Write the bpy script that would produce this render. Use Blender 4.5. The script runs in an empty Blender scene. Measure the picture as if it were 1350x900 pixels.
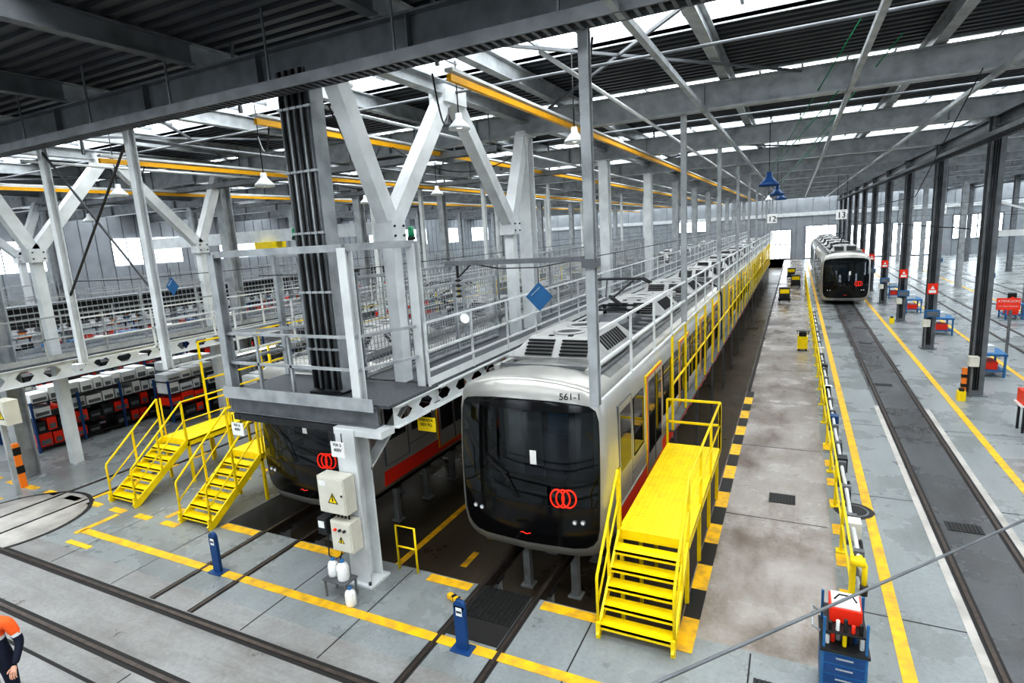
import bpy, bmesh, math, random
from mathutils import Vector, Matrix
random.seed(7)
scene=bpy.context.scene
try:
    scene.view_settings.view_transform='Standard'
    for lk in ('High Contrast','Medium High Contrast'):
        try:
            scene.view_settings.look=lk; break
        except Exception: pass
except Exception: pass

# ------------------------------------------------------------ materials
def mat(name,col,rough=.5,metal=0.,noise=.0,nscale=4.,col2=None,bump=0.,bscale=30.,spec=.5,emit=None,estr=0.):
    m=bpy.data.materials.new(name); m.use_nodes=True
    nt=m.node_tree; b=nt.nodes['Principled BSDF']
    b.inputs['Base Color'].default_value=(*col,1)
    b.inputs['Roughness'].default_value=rough
    b.inputs['Metallic'].default_value=metal
    b.inputs['Specular IOR Level'].default_value=spec
    tc=nt.nodes.new('ShaderNodeTexCoord')
    if noise>0:
        n=nt.nodes.new('ShaderNodeTexNoise'); n.inputs['Scale'].default_value=nscale; n.inputs['Detail'].default_value=6
        r=nt.nodes.new('ShaderNodeValToRGB')
        c2=col2 if col2 else tuple(c*(1-noise) for c in col)
        r.color_ramp.elements[0].color=(*c2,1); r.color_ramp.elements[1].color=(*col,1)
        r.color_ramp.elements[0].position=.32; r.color_ramp.elements[1].position=.6
        nt.links.new(tc.outputs['Object'],n.inputs['Vector'])
        nt.links.new(n.outputs['Fac'],r.inputs['Fac'])
        nt.links.new(r.outputs['Color'],b.inputs['Base Color'])
    if bump>0:
        n2=nt.nodes.new('ShaderNodeTexNoise'); n2.inputs['Scale'].default_value=bscale
        bp=nt.nodes.new('ShaderNodeBump'); bp.inputs['Strength'].default_value=bump; bp.inputs['Distance'].default_value=.02
        nt.links.new(tc.outputs['Object'],n2.inputs['Vector'])
        nt.links.new(n2.outputs['Fac'],bp.inputs['Height']); nt.links.new(bp.outputs['Normal'],b.inputs['Normal'])
    if emit:
        b.inputs['Emission Color'].default_value=(*emit,1); b.inputs['Emission Strength'].default_value=estr
    return m

def floor_mat(name,c1,c2,c3,r0=.25,r1=.6,sx=.5,sy=.12,dirt=.6,stain=.5,stcol=(.55,.50,.45)):
    m=bpy.data.materials.new(name); m.use_nodes=True; nt=m.node_tree; b=nt.nodes['Principled BSDF']
    tc=nt.nodes.new('ShaderNodeTexCoord')
    def noise(scale,detail,rough,vec):
        n=nt.nodes.new('ShaderNodeTexNoise'); n.inputs['Scale'].default_value=scale; n.inputs['Detail'].default_value=detail; n.inputs['Roughness'].default_value=rough
        nt.links.new(vec,n.inputs['Vector']); return n
    def ramp(src,p0,c0,p1,c1_):
        r=nt.nodes.new('ShaderNodeValToRGB'); r.color_ramp.elements[0].position=p0; r.color_ramp.elements[0].color=(*c0,1); r.color_ramp.elements[1].position=p1; r.color_ramp.elements[1].color=(*c1_,1)
        nt.links.new(src,r.inputs['Fac']); return r
    def mult(a,bb,f):
        mx=nt.nodes.new('ShaderNodeMixRGB'); mx.blend_type='MULTIPLY'; mx.inputs[0].default_value=f
        nt.links.new(a,mx.inputs[1]); nt.links.new(bb,mx.inputs[2]); return mx
    mp=nt.nodes.new('ShaderNodeMapping'); mp.inputs['Scale'].default_value=(sx,sy,1)
    nt.links.new(tc.outputs['Object'],mp.inputs['Vector'])
    n=noise(1.6,10,.7,mp.outputs['Vector'])
    r=ramp(n.outputs['Fac'],.22,c3,.75,c1); k=r.color_ramp.elements.new(.47); k.color=(*c2,1)
    n2=noise(14,10,.8,tc.outputs['Object'])
    r2=ramp(n2.outputs['Fac'],.32,(.62,.60,.57),.55,(1,1,1))
    n3=noise(.55,7,.62,tc.outputs['Object'])
    r3=ramp(n3.outputs['Fac'],.36,stcol,.56,(1,1,1))
    a=mult(r.outputs['Color'],r2.outputs['Color'],dirt); a=mult(a.outputs['Color'],r3.outputs['Color'],stain)
    nt.links.new(a.outputs['Color'],b.inputs['Base Color'])
    mr=nt.nodes.new('ShaderNodeMapRange'); mr.inputs['To Min'].default_value=r0; mr.inputs['To Max'].default_value=r1
    mr.inputs['From Min'].default_value=.35; mr.inputs['From Max'].default_value=.65
    nt.links.new(n3.outputs['Fac'],mr.inputs['Value']); nt.links.new(mr.outputs['Result'],b.inputs['Roughness'])
    bp=nt.nodes.new('ShaderNodeBump'); bp.inputs['Strength'].default_value=.05; bp.inputs['Distance'].default_value=.01
    nt.links.new(n2.outputs['Fac'],bp.inputs['Height']); nt.links.new(bp.outputs['Normal'],b.inputs['Normal'])
    return m

M={}
M['floor']=floor_mat('floor_epoxy_grey',(.32,.345,.35),(.27,.292,.295),(.19,.205,.205),.18,.4,dirt=.5,stain=.4)
M['floor_worn_sheen']=floor_mat('floor_worn_concrete_sheen',(.44,.42,.395),(.335,.305,.28),(.16,.12,.09),.08,.35,.9,.3,.5,.65,(.46,.38,.32))  # brown dirt on worn concrete, with dark floor reflections put into the colour
M['floor_front']=floor_mat('floor_front_concrete',(.37,.37,.365),(.295,.295,.29),(.14,.135,.13),.25,.5,.12,.9,.6,.6)
M['floor_dark']=floor_mat('floor_track_dark',(.14,.145,.15),(.11,.115,.12),(.065,.065,.065),.2,.45)
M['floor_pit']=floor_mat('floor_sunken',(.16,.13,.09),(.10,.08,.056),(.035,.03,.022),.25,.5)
M['steel']=mat('steel_light_grey',(.42,.44,.45),.42,.1,.3,3)
M['steel_w']=mat('steel_white',(.68,.70,.70),.42,.0,.18,2)
M['steel_m']=mat('steel_mid_grey',(.19,.20,.21),.42,.2,.3,3)
M['steel_d']=mat('steel_dark',(.05,.053,.057),.42,.3,.4,3)
M['roofdeck']=mat('roof_metal_deck',(.095,.10,.11),.5,.2,.2,1)
M['yellow']=mat('yellow_paint',(.90,.68,.01),.35,0,.12,6,bump=.1,bscale=60)
M['yellow_line']=mat('yellow_floor_paint',(.88,.52,.015),.45,0,.25,5,col2=(.55,.33,.05))
M['yellow_rail']=mat('yellow_conductor',(.85,.45,.02),.4,0,.1)
M['black']=mat('black_paint',(.02,.02,.02),.5)
M['rubber']=mat('black_rubber',(.012,.012,.012),.7)
M['glass']=mat('train_black_glass',(.006,.007,.008),.04,0,spec=.6)
M['glossblack']=mat('train_gloss_black',(.010,.010,.011),.12)
M['silver']=mat('train_silver',(.52,.51,.48),.28,.55,.1,1.5)
M['train_roof']=mat('train_roof_grey',(.22,.22,.215),.5,.3,.25,3)
M['pod']=mat('train_roof_pod',(.42,.42,.41),.45,.2,.2,2)
M['red']=mat('red_paint',(.80,.05,.02),.35)
M['orange']=mat('orange_paint',(.85,.25,.03),.5)
M['logo']=mat('logo_red',(.9,.05,.02),.4,emit=(.9,.04,.02),estr=.25)
M['white']=mat('white_paint',(.82,.82,.80),.45,0,.08)
M['cream']=mat('cabinet_cream',(.66,.64,.56),.45,0,.08)
M['blue']=mat('blue_paint',(.02,.08,.22),.4,0,.15)
M['blue2']=mat('blue_light_paint',(.04,.17,.36),.5,0,.2)
M['rail']=mat('rail_steel',(.14,.115,.10),.35,.7,.3,8)
M['groove']=mat('rail_groove',(.025,.023,.022),.7)
M['grate']=mat('grating_dark',(.05,.05,.05),.6,.3)
M['deckgrate']=mat('walkway_grating',(.15,.16,.17),.55,.4,.4,25)
M['wall']=mat('wall_panel',(.33,.35,.37),.6,0,.15,1)
M['skylight']=mat('skylight_panel',(.9,.95,1),.5,emit=(.93,.97,1.0),estr=5.2)
M['window']=mat('window_daylight',(.8,.9,1),.3,emit=(.87,.94,1.0),estr=3.2)
M['lampglow']=mat('lamp_glow',(1,1,1),.5,emit=(1,.97,.9),estr=1.5)
M['fill_tube_glow']=mat('added_tube_glow',(1,1,1),.5,emit=(.95,.98,1.),estr=14)  # glow for the tubes added under the walkways
M['green']=mat('beacon_green',(.02,.25,.12),.3)
M['hivis']=mat('hivis_orange',(.9,.16,.03),.7,0,.1,20)
M['navy']=mat('navy_cloth',(.015,.02,.04),.85,0,.2,20)
M['skin']=mat('skin',(.62,.36,.26),.5)
M['hair']=mat('dark_hair',(.03,.02,.015),.6)
M['seat']=mat('seat_fabric',(.05,.08,.16),.8)
M['interior']=mat('cab_interior_grey',(.30,.31,.31),.6)
M['concrete']=mat('concrete',(.25,.24,.22),.7,0,.35,2)
M['lightcon']=mat('light_concrete',(.48,.46,.43),.6,0,.3,2)
def glassmat():
    m=bpy.data.materials.new('windscreen_tinted_glass'); m.use_nodes=True; nt=m.node_tree
    for n in list(nt.nodes): nt.nodes.remove(n)
    out=nt.nodes.new('ShaderNodeOutputMaterial'); tr=nt.nodes.new('ShaderNodeBsdfTransparent'); tr.inputs[0].default_value=(.30,.34,.35,1)
    gl=nt.nodes.new('ShaderNodeBsdfGlossy'); gl.inputs['Roughness'].default_value=.02; gl.inputs['Color'].default_value=(.9,.95,1,1)
    fr=nt.nodes.new('ShaderNodeFresnel'); fr.inputs['IOR'].default_value=1.7
    mx=nt.nodes.new('ShaderNodeMixShader'); nt.links.new(fr.outputs[0],mx.inputs[0]); nt.links.new(tr.outputs[0],mx.inputs[1]); nt.links.new(gl.outputs[0],mx.inputs[2]); nt.links.new(mx.outputs[0],out.inputs[0])
    return m
M['screen']=glassmat()

# ------------------------------------------------------------ builder
class B:
    def __init__(s): s.v=[];s.f=[];s.m=[];s.mats=[];s.sm=[]
    def mi(s,m):
        if m not in s.mats: s.mats.append(m)
        return s.mats.index(m)
    def poly(s,pts,m,sm=False):
        i=len(s.v); s.v+= [tuple(p) for p in pts]; s.f.append(tuple(range(i,i+len(pts)))); s.m.append(s.mi(m)); s.sm.append(sm)
    def box(s,x0,x1,y0,y1,z0,z1,m):
        if x0>x1:x0,x1=x1,x0
        if y0>y1:y0,y1=y1,y0
        if z0>z1:z0,z1=z1,z0
        i=len(s.v)
        s.v+=[(x0,y0,z0),(x1,y0,z0),(x1,y1,z0),(x0,y1,z0),(x0,y0,z1),(x1,y0,z1),(x1,y1,z1),(x0,y1,z1)]
        for q in [(0,3,2,1),(4,5,6,7),(0,1,5,4),(1,2,6,5),(2,3,7,6),(3,0,4,7)]:
            s.f.append(tuple(i+k for k in q)); s.m.append(s.mi(m)); s.sm.append(False)
    def bar(s,p,q,w,m,h=None):
        p=Vector(p);q=Vector(q);d=(q-p)
        if d.length<1e-6:return
        d.normalize(); h=h or w
        up=Vector((0,0,1)) if abs(d.z)<.95 else Vector((0,1,0))
        a=d.cross(up).normalized()*w/2; b=a.cross(d).normalized()*h/2
        i=len(s.v)
        for c in (p,q):
            s.v+=[tuple(c-a-b),tuple(c+a-b),tuple(c+a+b),tuple(c-a+b)]
        for k in [(0,1,2,3),(7,6,5,4),(0,4,5,1),(1,5,6,2),(2,6,7,3),(3,7,4,0)]:
            s.f.append(tuple(i+j for j in k)); s.m.append(s.mi(m)); s.sm.append(False)
    def tube(s,pts,r,m,n=8,closed=False,rs=None):
        pts=[Vector(p) for p in pts]; N=len(pts); i=len(s.v)
        prev=None
        for k,p in enumerate(pts):
            if closed: d=pts[(k+1)%N]-pts[k-1]
            else: d=pts[min(k+1,N-1)]-pts[max(k-1,0)]
            d.normalize()
            if prev is None:
                up=Vector((0,0,1)) if abs(d.z)<.9 else Vector((1,0,0))
                a=d.cross(up).normalized()
            else:
                a=(prev-d*prev.dot(d)).normalized()
            prev=a; b=d.cross(a)
            rr=rs[k] if rs else r
            for j in range(n):
                t=2*math.pi*j/n; s.v.append(tuple(p+a*math.cos(t)*rr+b*math.sin(t)*rr))
        K=N if closed else N-1
        for k in range(K):
            k2=(k+1)%N
            for j in range(n):
                s.f.append((i+k*n+j,i+k*n+(j+1)%n,i+k2*n+(j+1)%n,i+k2*n+j)); s.m.append(s.mi(m)); s.sm.append(True)
        if not closed:
            s.f.append(tuple(i+j for j in reversed(range(n)))); s.m.append(s.mi(m)); s.sm.append(False)
            s.f.append(tuple(i+(N-1)*n+j for j in range(n))); s.m.append(s.mi(m)); s.sm.append(False)
    def cyl(s,p,q,r,m,n=12,r2=None): s.tube([p,q],r,m,n,rs=[r,r2 if r2 is not None else r])
    def lathe(s,c,prof,m,n=20):
        i=len(s.v)
        for r,z in prof:
            for j in range(n):
                t=2*math.pi*j/n; s.v.append((c[0]+r*math.cos(t),c[1]+r*math.sin(t),c[2]+z))
        for k in range(len(prof)-1):
            for j in range(n):
                s.f.append((i+k*n+j,i+k*n+(j+1)%n,i+(k+1)*n+(j+1)%n,i+(k+1)*n+j)); s.m.append(s.mi(m)); s.sm.append(True)
    def ibeam(s,axis,a0,a1,c1,z0,z1,w,m,t=.03):
        for (u0,u1,w0,w1) in [(-w/2,w/2,z0,z0+t),(-w/2,w/2,z1-t,z1),(-t/2,t/2,z0+t,z1-t)]:
            if axis=='x': s.box(a0,a1,c1+u0,c1+u1,w0,w1,m)
            else: s.box(c1+u0,c1+u1,a0,a1,w0,w1,m)
    def icol(s,x,y,z0,z1,w,d,m,t=.035):
        s.box(x-w/2,x+w/2,y-d/2,y-d/2+t,z0,z1,m); s.box(x-w/2,x+w/2,y+d/2-t,y+d/2,z0,z1,m)
        s.box(x-t/2,x+t/2,y-d/2+t,y+d/2-t,z0,z1,m)
    def obj(s,name,parent=None,bevel=0):
        me=bpy.data.meshes.new(name); me.from_pydata(s.v,[],s.f)
        for m in s.mats: me.materials.append(M[m])
        me.polygons.foreach_set('material_index',s.m); me.polygons.foreach_set('use_smooth',s.sm)
        me.update(); o=bpy.data.objects.new(name,me); scene.collection.objects.link(o)
        if parent: o.parent=parent
        if bevel:
            md=o.modifiers.new('bevel','BEVEL'); md.width=bevel; md.segments=2; md.limit_method='ANGLE'
        return o
def empty(name):
    o=bpy.data.objects.new(name,None); scene.collection.objects.link(o); return o
def text(name,s,loc,size,rot,m,parent=None,align='CENTER'):
    c=bpy.data.curves.new(name,'FONT'); c.body=s; c.size=size; c.align_x=align; c.extrude=.002
    o=bpy.data.objects.new(name,c); scene.collection.objects.link(o); o.location=loc; o.rotation_euler=rot
    c.materials.append(M[m])
    if parent: o.parent=parent
    return o

BAY=7.3; Y0=7.4
XL,XR,YF,YB=-46.,32.,-13.,92.
PX0,PX1,PY0=-10.95,-1.38,7.55
PZ=-1.1
# ------------------------------------------------------------ floor
b=B()
def slab(x0,x1,y0,y1,m,z=0.): b.poly([(x0,y0,z),(x1,y0,z),(x1,y1,z),(x0,y1,z)],m)
slab(XL,XR,YF,5.6,'floor_front'); slab(XL,XR,5.6,PY0,'floor')
slab(XL,PX0,PY0,YB,'floor'); slab(PX1,.75,PY0,YB,'floor_worn_sheen'); slab(.75,2.35,PY0,YB,'floor')
slab(2.35,3.6,PY0,YB,'floor_dark'); slab(3.6,XR,PY0,YB,'floor')
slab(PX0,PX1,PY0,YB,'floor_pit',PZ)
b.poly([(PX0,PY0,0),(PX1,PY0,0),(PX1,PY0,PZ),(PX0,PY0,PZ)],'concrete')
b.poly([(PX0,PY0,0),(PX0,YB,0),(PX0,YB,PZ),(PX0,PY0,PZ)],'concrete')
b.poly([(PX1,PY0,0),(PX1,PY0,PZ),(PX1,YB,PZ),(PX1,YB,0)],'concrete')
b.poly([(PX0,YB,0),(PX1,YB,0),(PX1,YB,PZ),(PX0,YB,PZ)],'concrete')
b.obj('floor')

b=B(); e=.006
def line(x0,x1,y0,y1,m='yellow_line',z=e): b.box(x0,x1,y0,y1,z-.004,z,m)
line(-13.8,1.0,6.07,6.24)
line(1.37,1.54,-5,88); line(4.32,4.48,-5,88)
line(-13.9,-13.75,6.0,6.9)
line(7.0,7.14,0,88); line(11.3,11.44,0,88)
line(-7.64,-7.48,8.0,80,z=PZ+e)
for yy in range(0,9):
    y=7.2+yy*1.5
    line(-1.36,-1.12,y,y+.75,z=.007); line(-1.36,-1.12,y+.75,y+1.5,'black',z=.007)
line(-1.36,-1.25,20.7,80,'groove')
for k in range(8):
    y=8.+k*1.1
    line(.78,.98,y,y+.4)
for k in range(16):
    line(-6.25,-6.1,8.2+k*1.2,8.8+k*1.2,z=PZ+e)
line(-2.35,-1.36,7.30,7.52); line(-5.6,-4.75,7.32,7.52); line(-3.45,-2.4,7.32,7.52)
line(-9.85+1.1,-7.6,7.32,7.52); line(-10.9,-9.9,7.32,7.52)
for k in range(9):
    x=-20+k*.95
    line(x,x+.5,6.95,7.12); 
for k in range(4):
    line(-15.5,-15.35,7.2+k*.9,7.65+k*.9)
    line(-12.6,-12.45,7.2+k*.9,7.65+k*.9)
line(-17.9,-17.78,3.,6.4); line(-13.6,-12.8,5.7,5.82)
b.obj('floor_marking_lines')

def track(name,cx,y0,y1,z=0.,gap=.5,emb=True):
    b=B()
    for s in (-1,1):
        x=cx+s*gap
        if emb:
            b.box(x-.07,x+.07,y0,y1,z+.001,z+.004,'groove'); b.box(x-.03,x+.03,y0,y1,z-.02,z+.012,'rail')
        else:
            b.box(x-.035,x+.035,y0,y1,z-.03,z+.02,'rail'); b.box(x-.01,x+.01,y0,y1,z-.13,z-.03,'rail'); b.box(x-.07,x+.07,y0,y1,z-.15,z-.13,'rail')
    return b
for cx in (-4.1,-9.3,-16.):
    b=track('t',cx,5.15,PY0+(.0 if cx>-12 else 70)); 
    if cx>-12:
        bb=track('t',cx,PY0,86,-.02,emb=False)
        o=len(b.v); b.v+=bb.v; b.f+=[tuple(i+o for i in f) for f in bb.f]; b.m+=[b.mi(bb.mats[k]) for k in bb.m]; b.sm+=bb.sm
        y=PY0+.5
        while y<86:
            for s in (-.5,.5):
                b.box(cx+s-.07,cx+s+.07,y-.07,y+.07,PZ,-.17,'steel'); b.box(cx+s-.13,cx+s+.13,y-.13,y+.13,PZ,PZ+.03,'steel')
                b.box(cx+s-.1,cx+s+.1,y-.12,y+.12,-.2,-.17,'steel_d')
            y+=1.3
    b.obj('rail_track')
b=track('t',3.0,5.15,88)
b.box(2.30,2.42,-6,20,.001,.004,'lightcon'); b.box(3.58,3.70,-6,20,.001,.004,'lightcon')
b.obj('rail_track')
for cx in (8.8,13.2): track('t',cx,5.15,88).obj('rail_track')
b=B()
for y in (5.03,4.03,2.1,1.1):
    b.box(XL+2,XR-2,y-.095,y+.095,.001,.004,'groove'); b.box(XL+2,XR-2,y-.03,y+.03,-.02,.014,'rail')
b.box(XL+2,XR-2,3.55,3.6,.001,.004,'groove')
b.obj('traverser_rail_track')
b=B()
b.box(-4.52,-3.68,6.3,7.54,.002,.012,'groove')
for k in range(22): b.box(-4.5,-3.7,6.75+k*.036,6.762+k*.036,.012,.03,'grate')
for k in range(11): b.box(-4.5+k*.08,-4.488+k*.08,6.75,7.54,.012,.03,'grate')
b.obj('pit_grating')
for (x,y,w,d) in [(-.1,12.5,.5,.45),(2.95,12.3,.55,.35),(2.85,22.6,.5,.3),(-.1,6.9,.45,.3),(3.0,30,.5,.3)]:
    b=B(); b.box(x-w/2,x+w/2,y-d/2,y+d/2,.001,.006,'groove')
    for k in range(int(w/.06)): b.box(x-w/2+k*.06,x-w/2+.03+k*.06,y-d/2,y+d/2,.006,.012,'grate')
    b.obj('floor_drain_grate')
b=B(); b.lathe((1.2,12.4,0),[(.0,.008),(.34,.008),(.36,.001)],'grate',28); b.lathe((1.2,12.4,0),[(.22,.009),(.26,.009)],'steel_m',28); b.obj('manhole_cover')
b=B(); b.lathe((-16.,5.75,0),[(0,.006),(1.5,.006),(1.5,.001)],'lightcon',40); b.lathe((-16.,5.75,0),[(1.5,.008),(1.58,.008),(1.6,.001)],'groove',40)
for s in(-.5,.5): b.box(-16+s-.03,-16+s+.03,4.4,7.1,.007,.012,'rail')
b.obj('rail_turntable')
b=B()
for y in (11.5,15.5,19.5,24,29,35,42): b.box(PX1+.25,.7,y,y+.02,.001,.003,'groove')
for y in (9,13.2,18,24,31,40): b.box(.95,2.3,y,y+.02,.001,.003,'groove'); b.box(3.72,7,y,y+.02,.001,.003,'groove')
for x in (-13,-11,-7.6,-6.0,-2.6,-.4): b.box(x,x+.02,5.15,7.5,.001,.003,'groove')
for x in (-12,-8.3,-4.9): b.box(x,x+.02,.3,3.9,.001,.003,'groove')
b.obj('floor_joint_seams')

# ------------------------------------------------------------ roof
RZ=9.45
b=B(); 
sk=[]
k=-3
while True:
    s0=8.75+k*BAY; s1=s0+3.2
    if s0>YB: break
    sk.append((s0,s1)); k+=1
prev=YF
for (s0,s1) in sk:
    s0=max(s0,YF); 
    if s1<YF: continue
    if s0>prev: b.poly([(XL,prev,RZ),(XR,prev,RZ),(XR,s0,RZ),(XL,s0,RZ)],'roofdeck')
    y=prev
    while y<s0-.1 and y<60:
        b.box(XL,XR,y,y+.13,RZ-.07,RZ,'roofdeck'); y+=.3
    prev=s1
if prev<YB: b.poly([(XL,prev,RZ),(XR,prev,RZ),(XR,YB,RZ),(XL,YB,RZ)],'roofdeck')
b.obj('ceiling')
b=B()
for (s0,s1) in sk:
    if s1<YF: continue
    b.box(XL,XR,max(s0,YF),min(s1,YB),RZ+.25,RZ+.27,'skylight')
b.obj('skylight_glazing')
b=B()
for (s0,s1) in sk:
    if s1<YF: continue
    for (ya,yb) in ((s0-.04,s0),(s1,s1+.04)): b.box(XL,XR,ya,yb,RZ-.1,RZ+.27,'steel')
    x=XL
    while x<XR:
        b.box(x,x+.05,s0,s1,RZ+.16,RZ+.24,'steel_m'); x+=1.0
    for q in (.33,.67): b.box(XL,XR,s0+(s1-s0)*q-.03,s0+(s1-s0)*q+.03,RZ+.12,RZ+.24,'steel')
b.obj('skylight_frame')
b=B()
k=-2
ys=[]
while Y0+k*BAY<YB:
    if k>=-1: ys.append(Y0+k*BAY)
    k+=1
for y in [ys[0]-BAY]+ys:
    m='steel_m' if y<10 else 'steel'  # near beams take a darker steel: shade of the dim bay put into colour
    b.ibeam('x',XL,XR,y,8.35,8.95,.32,m,.035)
    x=XL+2
    while x<XR:
        b.box(x-.01,x+.01,y-.14,y+.14,8.38,8.92,m); x+=3.
b.obj('roof_beam')
b=B()
for x in [XL+1+3.95*i for i in range(20)]:
    b.ibeam('y',YF,Y0-.2,x,8.97,9.33,.2,'steel_m',.025)  # near purlin ends darker too, the same shade put into colour
    b.ibeam('y',Y0-.2,YB,x,8.97,9.33,.2,'steel',.025)
b.obj('roof_purlin')
b=B()
for x in range(-42,30,12):
    for i,y in enumerate(ys[:-1]):
        if i%2==1:
            b.bar((x,y,8.9),(x+6,y+BAY,8.9),.05,'steel_m'); b.bar((x+6,y,8.9),(x,y+BAY,8.9),.05,'steel_m')
b.obj('roof_wind_bracing')
b=B()
for (y,z,x1,x0) in ((6.95,8.2,5,-30),(14.2,8.0,-7.2,-30),(21.5,8.0,-7.2,-30)):
    b.box(x0,x1,y-.02,y+.01,z,z+.16,'steel_m'); b.box(x0,x1,y+.28,y+.31,z,z+.16,'steel_m')
    x=x0
    while x<x1:
        b.box(x,x+.05,y,y+.3,z,z+.02,'steel_m'); x+=.14
    for i in range(3): b.tube([(x0,y+.08+i*.06,z+.05),(x1,y+.08+i*.06,z+.05)],.02,'black',6)
    x=x0+1
    while x<x1: b.bar((x,y,z),(x,y,9.4),.03,'steel_m'); x+=2.4
b.obj('cable_tray')
b=B()
for (x,z) in ((5.6,7.9),(4.7,7.6),(17.6,7.9)):
    b.box(x-.2,x-.18,10,85,z,z+.12,'steel_m'); b.box(x+.18,x+.2,10,85,z,z+.12,'steel_m')
    y=10
    while y<85: b.box(x-.2,x+.2,y,y+.06,z,z+.02,'steel_d'); y+=.25
    for i in range(4): b.tube([(x-.1+i*.06,10,z+.05),(x-.1+i*.06,85,z+.05)],.02,'black',6)
b.obj('cable_tray')
b=B()
for (x,z) in ((-1.9,8.25),(.9,8.3),(3.3,8.25)):
    b.bar((x,2,z),(x,88,z),.09,'steel')
for x in (-7.6,-12.6,-16.8,-22.5,-3.2): b.tube([(x,7.8,8.22),(x,80,8.22)],.035,'steel_w' if x!=-12.6 else 'steel_m',8)
for y in (10.9,18.3,25.5,33): b.tube([(-44,y,8.75),(5,y,8.75)],.03,'steel_m',8)
b.obj('roof_conduit')
b=B()
for (p,q,s) in (((-4.9,7.7,8.2),(-6.3,10.4,8.35),.5),((-9,8.3,8.1),(-11,9.8,8.3),.4),((-14,9,7.9),(-16.2,9.6,8.2),.5),((-2.4,7.6,8.2),(-4.1,11.6,8.3),.5),((-9,12,8.1),(-6.5,14.4,8.),.6),((-14,15,7.9),(-11,17,8.2),.5),((-7.4,8.2,8.2),(-9.3,12,8.2),.7)):
    p=Vector(p);q=Vector(q); b.tube([p.lerp(q,t/12)-Vector((0,0,s*4*(t/12)*(1-t/12))) for t in range(13)],.014,'black',6)
b.obj('hanging_cable')
for (x,z) in ((-4.8,8.2),(-9.0,8.12),(-14,7.95),(-20.5,7.95)):
    b=B(); b.bar((x,8.0,z+.11),(x,85,z+.11),.14,'steel_w',.05); b.bar((x,8.0,z),(x,85,z),.08,'yellow_rail',.10)
    for y in ys[1:]:
        b.bar((x,y+.3,z+.1),(x,y+.3,9.4),.05,'steel_m')
    b.obj('overhead_conductor_rail')

# ------------------------------------------------------------ walls
b=B(); b.box(XL,XR,YB,YB+.2,PZ,RZ+.3,'wall')
for k in range(40): b.box(XL+k*2,XL+k*2+.05,YB-.03,YB,0,RZ,'steel_m')
b.obj('wall_back')
b=B(); b.box(XL-.2,XL,YF,YB,0,RZ+.3,'wall')
for k in range(100): b.box(XL,XL+.03,YF+k,YF+k+.06,0,RZ,'steel_m')
b.obj('wall_left')
b=B(); b.box(XR,XR+.2,YF,YB,0,RZ+.3,'wall'); b.obj('wall_right')
b=B(); b.box(XL,XR,YF-.2,YF,0,RZ+.3,'wall')
for k in range(78): b.box(XL+k,XL+k+.06,YF,YF+.03,0,RZ,'steel_m')
b.obj('wall_front')
n=1
for (x0,x1,z0,z1) in [(-3.3,-.6,.1,4.2),(1.2,5.0,.1,4.6),(6.5,10.5,.1,4.4),(-17,-12,4.5,6.5),(11.5,16,.1,4.4),(18,23,2,5)]:
    b=B(); b.box(x0,x1,YB-.06,YB-.02,z0,z1,'window')
    for i in range(5): 
        x=x0+(x1-x0)*i/4; b.box(x-.05,x+.05,YB-.1,YB-.02,z0,z1,'steel_d')
    for z in (z0,(z0+z1)/2,z1): b.box(x0,x1,YB-.1,YB-.02,z-.05,z+.05,'steel_d')
    b.obj('window_%d'%n); n+=1
for (x0,x1,z0,z1) in [(-40,-34,.3,4.5),(-28,-24,1,4.5),(-17,-13,.3,4.5),(-8.5,-5.5,2,6.5),(-2,2,.5,4.5),(8,12,1,4.5),(18,26,1,5)]:
    b=B(); b.box(x0,x1,YF+.03,YF+.06,z0,z1,'window')
    for i in range(5): 
        x=x0+(x1-x0)*i/4; b.box(x-.06,x+.06,YF+.03,YF+.12,z0,z1,'steel_d')
    for z in (z0,(z0+z1)/2,z1): b.box(x0,x1,YF+.03,YF+.12,z-.06,z+.06,'steel_d')
    b.obj('window_%d'%n); n+=1
for k in range(9):
    y0=8+k*9
    b=B(); b.box(XL+.04,XL+.07,y0,y0+5.5,5.2,7.2,'window')
    for i in range(6): b.box(XL+.04,XL+.1,y0+i*1.1-.03,y0+i*1.1+.03,5.2,7.2,'steel_m')
    b.obj('window_%d'%n); n+=1
    b=B(); b.box(XR-.06,XR-.02,y0,y0+5.5,3.,7.,'window')
    for i in range(6): b.box(XR-.1,XR-.02,y0+i*1.1-.03,y0+i*1.1+.03,3,7,'steel_m')
    b.obj('window_%d'%n); n+=1
b=B(); b.box(XL,XR,YB-.12,YB-.03,6.0,6.5,'steel_w'); b.obj('trim_1')

# ------------------------------------------------------------ columns
def ibcol(x,y,z0,z1,m,w=.36,d=.4):
    b=B(); b.icol(x,y,z0,z1,w,d,m); 
    b.box(x-.28,x+.28,y-.28,y+.28,z0,z0+.03,m); b.box(x-.25,x+.25,y-.28,y+.28,z1-.03,z1,m)
    return b
for i,y in enumerate(ys):
    if y<10: continue
    if i>12: continue
    b=ibcol(-6.6,y-.1,PZ,8.35,'steel_w' if i<5 else 'steel'); b.obj('steel_column')
for X in (-18.7,-30.7):
    for y in ys[1:10]:
        ibcol(X,y,0,8.35,'steel').obj('steel_column')
for y in ys[2:]:
    b=ibcol(5.2,y,0,8.35,'steel_m'); 
    for k in range(3): b.tube([(5.1+k*.06,y-.23,.2),(5.1+k*.06,y-.23,7.9)],.018,'steel_d',6)
    b.obj('steel_column')
for y in ys[2:12]:
    ibcol(17.2,y,0,8.35,'steel_m').obj('steel_column')
    ibcol(11.0,y+2,0,7.9,'steel').obj('steel_column')
b=B()
x,y=-7.35,7.6
b.icol(x,y,3.2,8.35,.36,.34,'steel_m'); b.icol(x-.3,y+.05,3.2,8.35,.18,.3,'steel_d',.02)
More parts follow.
